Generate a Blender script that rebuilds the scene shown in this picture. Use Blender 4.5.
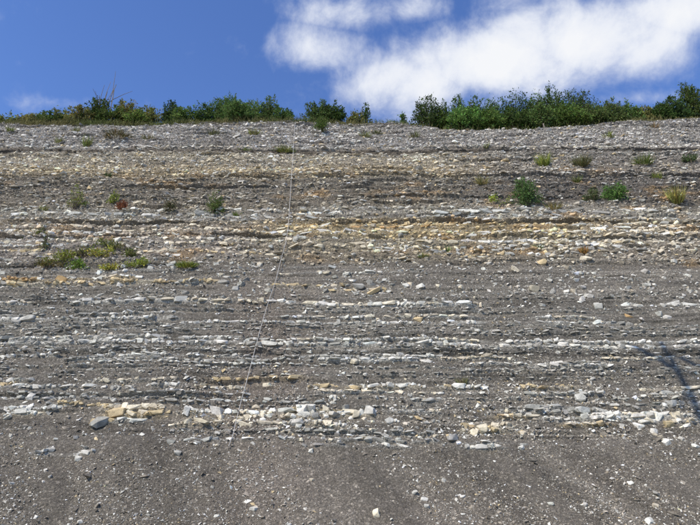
import bpy, bmesh, math, random
import numpy as np
from mathutils import Vector, Matrix
R = math.radians
random.seed(7); rng = np.random.default_rng(11)
for o in list(bpy.data.objects): bpy.data.objects.remove(o)
scene = bpy.context.scene
COL = scene.collection

# ------------------------------------------------------------------ camera
HC, PITCH, F = 1.6, R(22), 539.0            # eye height, upward tilt, focal length in photo pixels (700 wide)
cam = bpy.data.cameras.new('camera'); cam.sensor_width = 36; cam.lens = 36*F/700; cam.clip_end = 20000; cam.clip_start = .05
co = bpy.data.objects.new('camera', cam); COL.objects.link(co)
co.location = (0, 0, HC); co.rotation_euler = (R(90)+PITCH, 0, 0); scene.camera = co

# ------------------------------------------------------------------ sun and sky
SUN = np.array([-.46, -.52, .72]); SUN /= np.linalg.norm(SUN)
el = math.asin(SUN[2]); az = math.atan2(SUN[0], SUN[1])
sl = bpy.data.lights.new('sun', 'SUN'); sl.energy = 4.75; sl.angle = R(.53); sl.color = (1, .92, .78)
so = bpy.data.objects.new('sun', sl); COL.objects.link(so); so.location = tuple(SUN*60)
so.rotation_euler = Vector(-SUN).to_track_quat('-Z', 'Y').to_euler()
vs = scene.view_settings; vs.view_transform = 'Standard'; vs.look = 'None'; vs.exposure = 0; vs.gamma = 1; vs.use_curve_mapping = False

world = bpy.data.worlds.new('World'); scene.world = world; world.use_nodes = True
nt = world.node_tree; nt.nodes.clear()
def wn(t, **k):
    n = nt.nodes.new(t)
    for a, b in k.items(): setattr(n, a, b)
    return n
def wm(op, a, b=None, c=None, clamp=False):
    n = wn('ShaderNodeMath', operation=op, use_clamp=clamp)
    for i, v in enumerate((a, b, c)):
        if v is None: continue
        if isinstance(v, (int, float)): n.inputs[i].default_value = v
        else: nt.links.new(v, n.inputs[i])
    return n.outputs[0]
sky = wn('ShaderNodeTexSky', sky_type='NISHITA', sun_disc=False, sun_elevation=el, sun_rotation=az)
sky.altitude = 900; sky.air_density = 1.0; sky.dust_density = .15; sky.ozone_density = 3.0
bg_sky = wn('ShaderNodeBackground'); hs = wn('ShaderNodeHueSaturation'); hs.inputs['Saturation'].default_value = 1.15; hs.inputs['Value'].default_value = 1.5; hs.inputs['Hue'].default_value = .512; nt.links.new(sky.outputs[0], hs.inputs['Color'])
nt.links.new(hs.outputs[0], bg_sky.inputs[0]); bg_sky.inputs[1].default_value = .15
# cloud deck on a plane overhead: u = x/z, v = y/z of the view direction
tc = wn('ShaderNodeTexCoord'); sep = wn('ShaderNodeSeparateXYZ'); nt.links.new(tc.outputs['Generated'], sep.inputs[0])
zc = wm('MAXIMUM', sep.outputs[2], .03)
U = wm('DIVIDE', sep.outputs[0], zc); V = wm('DIVIDE', sep.outputs[1], zc)
comb = wn('ShaderNodeCombineXYZ'); nt.links.new(U, comb.inputs[0]); nt.links.new(V, comb.inputs[1])
def pix_uv(px, py):
    a, b = (px-350)/F, (262.5-py)/F
    y = math.cos(PITCH)-b*math.sin(PITCH); z = math.sin(PITCH)+b*math.cos(PITCH)
    return a/z, y/z
def wnoise(scale, detail, rough, dist=0, vec=None):
    n = wn('ShaderNodeTexNoise'); n.inputs['Scale'].default_value = scale; n.inputs['Detail'].default_value = detail
    n.inputs['Roughness'].default_value = rough; n.inputs['Distortion'].default_value = dist
    nt.links.new(vec or comb.outputs[0], n.inputs['Vector']); return n.outputs[0]
fine = wnoise(8.8, 12, .61, .2, tc.outputs['Generated']); broad = wnoise(1.1, 2, .5)
# each cloud: centre pixel, half-extent pixels, weight -> an ellipse on the deck
clouds = [(425, 84, 78, 34, .95), (500, 62, 100, 38, 1.25), (590, 40, 122, 38, 1.25), (690, 14, 100, 30, 1.15), (780, -10, 130, 34, 1.1), (550, 16, 80, 20, .7),
          (318, 46, 54, 25, .72), (345, 12, 56, 24, .72), (372, 58, 34, 20, .5), (418, 10, 40, 16, .66), (405, 112, 55, 20, .5), (470, 100, 60, 20, .6), (640, 98, 60, 9, .4), (80, 103, 70, 8, .26)]
tot = None
for (px, py, rx, ry, w) in clouds:
    cu, cv = pix_uv(px, py)
    ru = abs(pix_uv(px+rx, py)[0]-cu); rv = abs(pix_uv(px, py-ry)[1]-pix_uv(px, py+ry)[1])/2
    du = wm('DIVIDE', wm('SUBTRACT', U, cu), ru); dv = wm('DIVIDE', wm('SUBTRACT', V, cv), rv)
    q = wm('ADD', wm('MULTIPLY', du, du), wm('MULTIPLY', dv, dv))
    g = wm('MULTIPLY', wm('EXPONENT', wm('MULTIPLY', q, -.8)), w)
    tot = g if tot is None else wm('MAXIMUM', tot, g)
other = wn('ShaderNodeMapRange', clamp=True)          # scattered clouds over the rest of the sky
nt.links.new(broad, other.inputs[0]); other.inputs[1].default_value = .56; other.inputs[2].default_value = .78; other.inputs[4].default_value = .8
cu, cv = pix_uv(350, 60)
far = wm('ADD', wm('MULTIPLY', wm('SUBTRACT', U, cu), wm('SUBTRACT', U, cu)), wm('MULTIPLY', wm('SUBTRACT', V, cv), wm('SUBTRACT', V, cv)))
farm = wn('ShaderNodeMapRange', clamp=True); nt.links.new(far, farm.inputs[0]); farm.inputs[1].default_value = .9; farm.inputs[2].default_value = 2.2
tot = wm('MAXIMUM', tot, wm('MULTIPLY', other.outputs[0], farm.outputs[0]))
dens = wm('ADD', tot, wm('MULTIPLY', wm('SUBTRACT', fine, .5), 1.9))
mr = wn('ShaderNodeMapRange', clamp=True, interpolation_type='SMOOTHSTEP')
nt.links.new(dens, mr.inputs[0]); mr.inputs[1].default_value = .12; mr.inputs[2].default_value = .98; mr.inputs[4].default_value = .96
thick = wn('ShaderNodeMapRange', clamp=True); nt.links.new(dens, thick.inputs[0]); thick.inputs[1].default_value = .35; thick.inputs[2].default_value = 1.2
cc = wn('ShaderNodeMixRGB'); nt.links.new(thick.outputs[0], cc.inputs[0]); cc.inputs[1].default_value = (.66, .73, .90, 1); cc.inputs[2].default_value = (.95, .96, .98, 1)
bg_c = wn('ShaderNodeBackground'); nt.links.new(cc.outputs[0], bg_c.inputs[0]); bg_c.inputs[1].default_value = 1.0
mx = wn('ShaderNodeMixShader'); nt.links.new(mr.outputs[0], mx.inputs[0]); nt.links.new(bg_sky.outputs[0], mx.inputs[1]); nt.links.new(bg_c.outputs[0], mx.inputs[2])
ow = wn('ShaderNodeOutputWorld'); nt.links.new(mx.outputs[0], ow.inputs[0])

# ------------------------------------------------------------------ noise
def hsh(ix, iy, seed):
    h = (ix.astype(np.int64)*374761393 + iy.astype(np.int64)*668265263 + seed*1442695041) & 0xFFFFFFFF
    h = ((h ^ (h >> 13))*1274126177) & 0xFFFFFFFF
    h = ((h ^ (h >> 16))*2246822519) & 0xFFFFFFFF
    return ((h ^ (h >> 15)) & 0xFFFFFF)/float(0xFFFFFF)
def vn(x, y, seed=0):
    x = np.asarray(x, float); y = np.asarray(y, float); x, y = np.broadcast_arrays(x, y)
    ix = np.floor(x); iy = np.floor(y); fx = x-ix; fy = y-iy
    fx = fx*fx*(3-2*fx); fy = fy*fy*(3-2*fy)
    a = hsh(ix, iy, seed); b = hsh(ix+1, iy, seed); c = hsh(ix, iy+1, seed); d = hsh(ix+1, iy+1, seed)
    return (a+(b-a)*fx)*(1-fy)+(c+(d-c)*fx)*fy
def fbm(x, y, seed=0, octv=4, gain=.5):
    t = 0; a = 1; n = 0
    for k in range(octv):
        t = t+a*vn(x*2**k, y*2**k, seed+k*17); n += a; a *= gain
    return t/n-.5
def sst(a, b, x): t = np.clip((x-a)/(b-a), 0, 1); return t*t*(3-2*t)

# ------------------------------------------------------------------ shape of the cut: profile along s, from the foot up
DS = .01; SA = np.arange(0, 60, DS)
ang = R(39)+(R(53)-R(39))*sst(3.2, 5.2, SA)
YA = 6.3+np.concatenate([[0], np.cumsum(np.cos(ang)*DS)[:-1]]); ZA = -.35+np.concatenate([[0], np.cumsum(np.sin(ang)*DS)[:-1]])
DA = YA*math.cos(PITCH)+(ZA-HC)*math.sin(PITCH)
PA = 262.5-F*((ZA-HC)*math.cos(PITCH)-YA*math.sin(PITCH))/DA
ok = PA > 60
def s_of(py): return np.interp(-np.asarray(py, float), -PA[ok], SA[ok])
def x_of(px, s): return (np.asarray(px, float)-350)/F*np.interp(s, SA, DA)
def py_of(s): return np.interp(s, SA, PA)
def px_of(x, s): return 350+F*np.asarray(x)/np.interp(s, SA, DA)
def ppm(s): return F/np.interp(s, SA, DA)
# crest height along x
cpx = [-400, 0, 150, 290, 390, 450, 530, 600, 640, 700, 1100]; cpy = [124, 124, 125, 123, 123, 129.5, 129.5, 124.5, 120.5, 118.5, 115]
cs = s_of(cpy); cxs = x_of(cpx, cs)
def s_crest(x): return np.interp(x, cxs, cs)+.16*fbm(np.asarray(x)*1.1, 0*np.asarray(x), 5, 3)
def zc_of(x): return np.interp(s_crest(x), SA, ZA)
def yc_of(x): return np.interp(s_crest(x), SA, YA)

TONE = {'white': (.62, .59, .505), 'grey': (.37, .352, .30), 'dark': (.18, .166, .138), 'beige': (.54, .425, .245), 'tan': (.46, .30, .14), 'cream': (.60, .525, .385), 'rust': (.34, .17, .06), 'blue': (.43, .42, .37)}
# beds as read off the photograph: row, thickness in px, tone mix, x-ranges in px, chance that a block is there, block width in px
BEDS = [
 (147.6, 1.9, ('grey', 'white', 'cream'), [(-40, 740)], .6, 6), (154, 1.4, ('grey', 'white'), [(-40, 740)], .35, 6), (160, 1.4, ('white', 'grey'), [(-40, 740)], .4, 6), (166, 1.5, ('white', 'cream', 'grey'), [(-40, 740)], .45, 6),
 (171, 1.6, ('cream', 'beige', 'white'), [(-40, 740)], .5, 6), (174.4, 1.8, ('white', 'cream'), [(-40, 740)], .8, 8), (181, 1.3, ('dark', 'grey'), [(-40, 740)], .4, 7), (185.3, 1.5, ('grey', 'white'), [(-40, 740)], .65, 8),
 (190, 1.3, ('dark',), [(-40, 740)], .5, 7), (194, 1.3, ('dark', 'dark', 'grey'), [(-40, 740)], .5, 7), (198, 1.6, ('grey', 'dark', 'white'), [(-40, 740)], .5, 7), (203, 2.4, ('white', 'grey', 'cream'), [(-40, 140), (330, 740)], .38, 8), (206.5, 1.8, ('cream', 'white', 'grey'), [(-40, 740)], .35, 6),
 # upper ledges
 (213, 4.5, ('blue', 'white', 'grey'), [(-40, 140), (185, 330), (440, 740)], .8, 16), (216.5, 4, ('blue', 'white'), [(200, 320), (400, 560)], .75, 20), (210, 3, ('grey', 'white'), [(-40, 740)], .5, 9),
 (219.5, 3, ('grey', 'blue'), [(-40, 740)], .55, 12),
 (225, 3.0, ('cream', 'beige', 'white', 'tan'), [(310, 560)], .9, 9), (228.3, 2.8, ('beige', 'cream', 'tan'), [(240, 540)], .92, 9), (231.5, 3.0, ('beige', 'cream', 'white'), [(260, 560)], .92, 10), (225, 3.0, ('white', 'cream', 'grey'), [(560, 740)], .85, 9), (228.3, 2.8, ('cream', 'white', 'beige'), [(540, 740)], .85, 9), (231.5, 3.0, ('white', 'cream', 'grey'), [(560, 740)], .9, 10),
 (234.5, 2.8, ('cream', 'white', 'beige'), [(300, 740)], .9, 13), (237, 2.2, ('white', 'cream'), [(480, 740)], .85, 13),
 (225.5, 4, ('white', 'cream', 'grey'), [(-40, 240)], .75, 8), (230, 4, ('white', 'white', 'cream'), [(-40, 230)], .8, 8), (241, 4, ('white', 'cream'), [(-40, 300)], .8, 7), (245, 4, ('cream', 'white'), [(-40, 230)], .8, 7),
 (249, 3.6, ('white', 'cream', 'beige'), [(-40, 60), (120, 260)], .7, 7), (253.5, 4, ('cream', 'beige', 'white'), [(-40, 50), (140, 270)], .7, 8), (257, 3.5, ('grey', 'white', 'cream'), [(-40, 60), (160, 300)], .55, 8),
 (243, 4, ('white', 'cream', 'grey'), [(330, 740)], .75, 9), (247, 4, ('cream', 'white', 'beige'), [(360, 740)], .75, 9), (251, 4, ('cream', 'grey', 'white'), [(380, 740)], .65, 8), (255, 3.6, ('cream', 'white', 'beige'), [(400, 640)], .5, 9),
 (246, 4, ('beige', 'cream'), [(240, 330)], .5, 9),
 # thin pale beds in the shale
 (266, 3, ('grey', 'blue'), [(30, 175), (290, 330)], .35, 8), (272, 3.4, ('grey', 'white'), [(-40, 175)], .3, 7), (272, 3.2, ('white', 'cream'), [(285, 325), (345, 420)], .3, 9),
 (279, 4.2, ('beige', 'cream', 'white', 'tan'), [(-40, 60), (62, 135)], .72, 7), (283.5, 4.2, ('cream', 'beige', 'grey'), [(-40, 60), (66, 215)], .62, 7),
 (284, 4.4, ('cream', 'beige'), [(272, 352)], .8, 14), (289, 4.0, ('cream', 'beige', 'white'), [(296, 345), (355, 384)], .5, 10), (284, 3.5, ('white', 'grey'), [(175, 225)], .7, 7),
 (302.5, 4.4, ('white', 'cream'), [(-40, 30), (74, 290)], .82, 8), (304.5, 4.4, ('white', 'cream'), [(285, 480)], .85, 9), (304, 4.6, ('white',), [(620, 690), (700, 740)], .7, 12), (299, 2, ('grey',), [(-40, 260)], .3, 7),
 (314.5, 2.6, ('white', 'grey'), [(-40, 40), (80, 175)], .55, 7), (317.5, 3.0, ('white', 'cream'), [(275, 480), (538, 595)], .82, 8), (320.5, 4.6, ('white', 'grey'), [(-40, 175)], .72, 7), (323, 3.6, ('white', 'grey'), [(175, 480)], .68, 7),
 (322.5, 3.4, ('white', 'grey'), [(500, 640)], .5, 8), (328, 2.0, ('grey', 'white'), [(-40, 240)], .4, 6), (332, 2.2, ('grey', 'dark'), [(-40, 700)], .3, 8),
 (338.5, 3.4, ('white', 'grey'), [(-40, 240)], .9, 7), (343, 4.4, ('white', 'grey'), [(-40, 240)], .9, 8), (340, 3.0, ('white', 'cream'), [(235, 480)], .8, 7), (344.5, 4.4, ('white', 'grey'), [(240, 480)], .7, 8),
 (341.5, 3.4, ('white',), [(505, 620), (625, 740)], .72, 8), (346, 4.2, ('white', 'grey'), [(500, 740)], .62, 10), (350.5, 2, ('grey', 'white'), [(-40, 740)], .35, 8),
 (357, 3.0, ('white', 'grey'), [(-40, 60), (98, 255), (275, 345), (350, 440), (480, 500)], .78, 7), (361, 3.0, ('white', 'grey'), [(70, 345), (345, 420)], .75, 7), (364, 2.2, ('white',), [(100, 345), (470, 600)], .6, 7),
 (358.5, 2.8, ('white', 'cream'), [(440, 510), (600, 740)], .6, 8), (366, 2.8, ('white', 'cream'), [(525, 610)], .7, 9), (370, 2.4, ('grey', 'white'), [(-40, 180), (460, 740)], .28, 7),
 (379.5, 3.8, ('beige', 'cream'), [(212, 300)], .6, 14), (387, 4.2, ('beige', 'cream'), [(200, 272), (318, 350)], .62, 14), (386.5, 4.4, ('cream', 'white', 'beige'), [(350, 425), (440, 485)], .85, 8), (392, 3.0, ('white', 'cream'), [(320, 400), (415, 485)], .7, 9),
 (393.5, 2.6, ('white', 'grey'), [(165, 245), (525, 600)], .7, 12), (385.5, 4.4, ('cream', 'beige'), [(-40, 12), (520, 577)], .85, 8), (389, 4.6, ('cream', 'beige'), [(642, 692)], .85, 12), (394, 3, ('white',), [(650, 740)], .6, 10),
 (382, 4.6, ('grey', 'white', 'cream'), [(-40, 30), (90, 180)], .4, 8), (388.5, 4.2, ('grey', 'white'), [(-40, 180)], .5, 8), (395, 2.6, ('grey', 'dark'), [(-40, 200)], .6, 10), (400, 3.0, ('grey', 'blue'), [(0, 130), (210, 310), (410, 440)], .6, 11),
 (404, 2.6, ('grey', 'blue'), [(160, 320), (415, 435), (600, 700)], .6, 13), (406.5, 5.2, ('blue', 'grey'), [(525, 560), (660, 700)], .7, 14),
 ]+[(r_, th_, tn_, [(-40, 740)], cv_, 5) for (r_, th_, tn_, cv_) in ((294, 1.5, ('grey', 'white'), .22), (298.5, 1.3, ('dark', 'grey'), .3), (308.5, 1.5, ('grey', 'white'), .32), (311.5, 1.3, ('white', 'grey'), .28), (326, 1.5, ('white', 'grey'), .4),
 (330, 1.4, ('grey', 'white'), .4), (334.7, 1.5, ('grey', 'white'), .38), (348.5, 1.5, ('white', 'grey'), .4), (353.5, 1.4, ('dark', 'grey'), .4), (367.5, 1.5, ('white', 'grey'), .32), (373.5, 1.4, ('grey',), .3), (376.5, 1.4, ('grey', 'white'), .25), (397.5, 1.5, ('grey', 'white'), .3), (407, 1.5, ('grey',), .25))]+[
 # the lowest thick yellow bed
 (411.5, 5.5, ('grey', 'white'), [(-40, 60)], .5, 9), (416, 5, ('cream', 'white'), [(12, 40)], .6, 9), (407.5, 4, ('cream', 'beige', 'white'), [(60, 102)], .8, 9), (411, 6.5, ('cream', 'beige', 'tan'), [(104, 164)], 1.2, 11), (417.5, 7, ('beige', 'cream', 'tan'), [(108, 162)], 1.2, 12),
 (424, 5, ('grey', 'white', 'beige'), [(88, 142)], .85, 14), (414.5, 7.0, ('cream', 'white', 'beige'), [(185, 370)], .8, 12), (420, 6, ('cream', 'white', 'beige'), [(195, 320)], .6, 10), (426, 6, ('cream', 'white', 'beige'), [(168, 345)], .85, 12),
 (412.5, 4.2, ('beige', 'cream'), [(278, 345)], .6, 11), (411.5, 4.0, ('white', 'grey', 'cream'), [(395, 435), (500, 545)], .6, 8), (411, 5, ('grey', 'white', 'cream'), [(540, 605)], .85, 9), (415.5, 5.2, ('white', 'cream'), [(588, 690)], .8, 8), (418, 5, ('white', 'grey', 'cream'), [(545, 602), (600, 660)], .7, 8),
 (424.5, 3.8, ('beige', 'cream', 'white'), [(566, 608)], .9, 10), (416.5, 4, ('beige', 'cream'), [(498, 530)], .7, 10), (424, 6, ('cream', 'beige', 'white'), [(462, 516)], .45, 8), (430, 5, ('cream', 'white'), [(462, 512)], .4, 8),
 (433, 3, ('grey', 'dark'), [(170, 430)], .55, 13), (437, 2.8, ('grey', 'dark'), [(215, 420)], .55, 12), (444, 3.8, ('grey', 'blue', 'white'), [(190, 420)], .35, 10), (450, 4.4, ('grey', 'white'), [(300, 345), (372, 402), (463, 500)], .5, 9), (445, 3.4, ('grey',), [(170, 200), (372, 440), (462, 520)], .5, 9),
 (456, 4.5, ('white', 'grey'), [(36, 60), (76, 92)], .5, 8), (423, 4, ('white', 'cream', 'grey'), [(640, 700)], .3, 9)]
# the beds and the layers of the cut above the scree
lay = [s_of(452)]
while lay[-1] < 26: lay.append(lay[-1]+float(rng.choice([.07, .1, .14, .2, .3], p=[.2, .27, .25, .2, .08])))
lay = np.array(lay); LR = rng.uniform(-1, 1, len(lay)+1)
# notches: (photo row, depth m, half-thickness in px, px range, fade)
NOT = [(150.5, .30, 1.5, -300, 470), (151, .22, 1.1, 470, 1100), (176, .16, 1.0, 200, 1000), (187, .12, 1.2, -300, 340), (199, .10, 1, 340, 900),
       (222.3, .24, 1.1, 320, 900), (222, .2, 1.1, -300, 200), (236, .2, 1.2, -300, 300), (238.5, .22, 1.6, 440, 1000),
       (265, .10, 1.0, -300, 200), (327.5, .11, 1.4, 560, 640), (334, .10, 1.0, 540, 640), (352, .08, 1, -200, 400), (369.5, .11, 1.8, 590, 660), (383, .16, 1.2, 358, 394),
       (382, .12, 1.1, 212, 232), (408, .12, 1.1, 520, 600), (397, .10, 1.3, 0, 150), (434.5, .13, 1.6, 215, 420), (441, .1, 1.5, 220, 250), (384, .09, 1, 640, 690)]
def bed_mask(x, s, row, sc, hw, ranges, cov, power):
    m = np.exp(-((s-sc+.012*fbm(x*3, 0*x+row, 205, 3))/hw)**power); mm = 0
    for (a_, b_) in ranges: xa, xb = float(x_of(a_, sc)), float(x_of(b_, sc)); mm = mm+sst(xa-.3, xa+.2, x)*(1-sst(xb-.2, xb+.3, x))
    return m*np.minimum(mm, 1)*np.clip(cov*2.2*vn(x*1.1, 0*x+row, 203)+.15+1.5*fbm(x*5, s*3, 204, 3)-.9*sst(.72, .86, vn(x*4.2+row*3, 0*x+row, 206)), 0, 1)
def disp(x, s):
    x = np.asarray(x, float); s = np.asarray(s, float); x, s = np.broadcast_arrays(x, s)
    sw = s+.05*fbm(x*.35, s*.5, 3, 2)+.03*fbm(x*2.2, s*3, 31, 2)
    bed = sst(s_of(455), s_of(428), s)
    up = sst(s_of(268), s_of(250), s)                     # the upper, stonier half
    i = np.searchsorted(lay, sw); n = len(lay)
    lo = lay[np.clip(i-1, 0, n-1)]; hi = lay[np.clip(i, 0, n-1)]
    def prot(k): return .030*LR[np.clip(k, 0, n)]+.085*(vn(x*.55+k*7.31, k*1.7, 77)-.5)+.05*(vn(x*2.3+k*3.31, k*2.7, 78)-.5)
    p = prot(i); q = prot(np.maximum(i-1, 0)); e = sst(0, .035, sw-lo)
    lam = q*(1-e)+p*e
    d = bed*lam*(.62+.75*up)
    d = d+.22*fbm(x*.22, s*.22, 9, 3)+bed*(.10*fbm(x*.9, s*.9, 12, 3))
    d = d+(.05+.11*up)*fbm(x*3.1, s*4.3, 14, 4, .62)
    d = d+(.035+.03*up)*fbm(x*11, s*15, 15, 2, .6)
    scree = 1-bed
    d = d+scree*(.15*fbm(x*1.0+s*.4, s*.35, 21, 3)+.06*fbm(x*3.5+s*1.8, s*1.5, 22, 4)+.10*sst(s_of(470), s_of(440), s))
    for (row, th, tones, ranges, cov, bw) in BEDS:
        if row < 262: continue
        sc = float(s_of(row)); hw = th/float(ppm(sc))*.5; w_ = np.abs(sw-sc) < 1.6*hw+.03
        if not w_.any(): continue
        d[w_] = d[w_]+.055*bed_mask(x[w_], sw[w_], row, sc, hw, ranges, cov, 6)
    for (r, dp, ht, a, b) in NOT:
        sc = float(s_of(r)); hw = ht/float(ppm(sc))*.8+.025
        xa, xb = float(x_of(a, sc)), float(x_of(b, sc))
        w_ = np.abs(sw-sc) < 2*hw+.03
        if not w_.any(): continue
        xw = x[w_]; m = np.exp(-((sw[w_]-sc+.03*fbm(xw*.8, 0*xw, 41, 2))/hw)**4)*sst(xa-.4, xa+.4, xw)*(1-sst(xb-.4, xb+.4, xw))
        d[w_] = d[w_]-dp*(.5 if r > 270 else 1.35)*m*(.25+1.2*vn(xw*1.3, 0*xw+sc, 43))
    return d
def surf(x, s, lift=0.):
    """point on the cut (macro slope + relief), clipped by the plateau behind the crest; also the outward normal of the macro slope"""
    x = np.asarray(x, float); s = np.asarray(s, float); x, s = np.broadcast_arrays(x, s)
    y = np.interp(s, SA, YA); z = np.interp(s, SA, ZA); a = np.interp(s, SA, ang)
    sc = s_crest(x); zc = np.interp(sc, SA, ZA); yc = np.interp(sc, SA, YA)
    over = np.maximum(s-sc, 0); edge = np.exp(-over*1.5)
    zz = np.where(s > sc, zc+.10*(y-yc)+.12*(1-np.exp(-over*4)), z)
    d = disp(x, s)*edge+.25*(1-edge)*fbm(x*.4, s*.4, 61, 3)+lift
    onp = 1-np.exp(-over*3)
    ny = -np.sin(a)*(1-onp); nz = np.cos(a)*(1-onp)+onp
    return np.stack([x, y+ny*d, zz+nz*d], -1), np.stack([0*x, ny, nz], -1)
def plateau(x, back):
    """a point on the plateau 'back' metres behind the crest"""
    sc = float(s_crest(np.array([x]))[0]); p, _ = surf(np.array([x]), np.array([sc+back/math.cos(R(53))])); return p[0]

# colours of the beds, by photo row (rock albedos; the dark band under the crest rubble is painted-in ledge shadow)
CB = np.array([
 (90, .20, .19, .165), (120, .25, .24, .21), (135, .29, .275, .25), (148, .29, .27, .235), (149.5, .12, .11, .10), (152, .12, .11, .10), (154, .30, .285, .26), (165, .31, .285, .25),
 (170, .31, .27, .21), (176, .24, .21, .165), (179, .20, .19, .175), (186, .15, .143, .135), (200, .155, .147, .137), (206, .19, .177, .16), (211, .26, .255, .245), (218, .24, .237, .235),
 (221, .26, .23, .18), (224, .33, .27, .175), (236, .34, .29, .20), (238.5, .19, .18, .165), (242, .28, .26, .22), (252, .25, .225, .19), (259, .19, .175, .155), (264, .178, .164, .152), (275, .162, .150, .140),
 (330, .156, .146, .137), (400, .154, .142, .132), (440, .153, .140, .129), (470, .150, .136, .124), (530, .153, .139, .126), (640, .155, .141, .128)])
def base_col(x, s, lowbeds=False):
    py = py_of(s)+2.2*fbm(x*.5, s*.8, 91, 3)*2*sst(470, 380, py_of(s)); px = px_of(x, s)
    c = np.stack([np.interp(py, CB[:, 0], CB[:, k]) for k in (1, 2, 3)], -1)
    c = c*np.array([1.05, 1.01, .865])*(1+.16*(1-sst(255, 268, py))+.10*sst(262, 272, py))[..., None]
    gy_ = (np.maximum(1-sst(144, 154, py), .75*sst(430, 540, px)*(1-sst(200, 212, py))))[..., None]; c = c*(1-gy_)+(c.mean(-1, keepdims=True)*np.array([1.045, 1.0, .925]))*gy_      # greyer rubble
    lf = ((1-sst(215, 300, px))*sst(219, 224, py)*(1-sst(256, 264, py)))[..., None]; c = c*(1-lf*.7)+np.array([.30, .275, .245])*lf*.7        # whiter beds on this side
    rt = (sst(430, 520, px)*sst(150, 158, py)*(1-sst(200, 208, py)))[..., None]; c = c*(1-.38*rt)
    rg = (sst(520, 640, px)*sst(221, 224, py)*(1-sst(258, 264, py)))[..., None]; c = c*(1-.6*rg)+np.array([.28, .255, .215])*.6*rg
    # fine lamination: thin beds keep their own grey along the face
    ph = s*9+.6*fbm(x*.3, s, 92, 2); k = np.floor(ph)
    lam = (hsh(k, 0*k, 5)-.5)*.36+(vn(x*.7+k*9, k, 93)-.5)*.4
    k2 = np.floor(s*24+.8*fbm(x*.4, s, 98, 2)); lam = lam+((hsh(k2, 0*k2, 6)-.5)*.45+(vn(x*1.1+k2*5, k2, 99)-.5)*.5)*sst(.25, .6, vn(x*.35, s*.9, 100))
    bed = sst(455, 425, py_of(s))
    c = c*(1+bed*lam+.25*fbm(x*1.2, s*1.7, 94, 4))[..., None]
    for (row, th, tones, ranges, cov, bw) in (BEDS if lowbeds else ()):
        if row < 262: continue
        sc = float(s_of(row)); hw = th/float(ppm(sc))*.75
        w_ = np.abs(s-sc) < 1.6*hw+.05; xw, sw_ = x[w_], s[w_]
        m = .92*bed_mask(xw, sw_+.05*fbm(xw*.35, sw_*.5, 3, 2)+.03*fbm(xw*2.2, sw_*3, 31, 2), row, sc, hw*.8, ranges, cov, 4)
        tc_ = np.array(TONE[tones[0]])*.92; c[w_] = c[w_]*(1-m[..., None])+tc_*m[..., None]
    # brown earth washed down beside the rope and patches of it elsewhere
    br = np.exp(-((px-262+(py_of(s)-400)*.05)/58)**2)*sst(250, 300, py_of(s))*.85+.55*np.exp(-((px-470)/120)**2)*sst(470, 520, py_of(s))
    br = np.clip(br+.9*fbm(x*.5, s*.4, 95, 3)*sst(270, 440, py_of(s)), 0, 1)*np.clip(.75+1.1*fbm(x*2, s*2, 96, 3), 0, 1)
    c = c*(1-br[..., None])+np.array([.205, .172, .135])*br[..., None]
    run = fbm(x*2.2+s*1.1, s*.35, 110, 4)*sst(400, 450, py_of(s)); c = c*(1+.7*run)[..., None]
    # iron stains in the yellow beds
    st = sst(.10, .32, fbm(x*.9, s*2.2, 97, 4))*sst(160, 175, py_of(s))*(1-sst(258, 272, py_of(s)))
    c = c*(1-.6*st[..., None])+np.array([.36, .23, .10])*.6*st[..., None]
    return np.clip(c, .03, .7)

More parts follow.
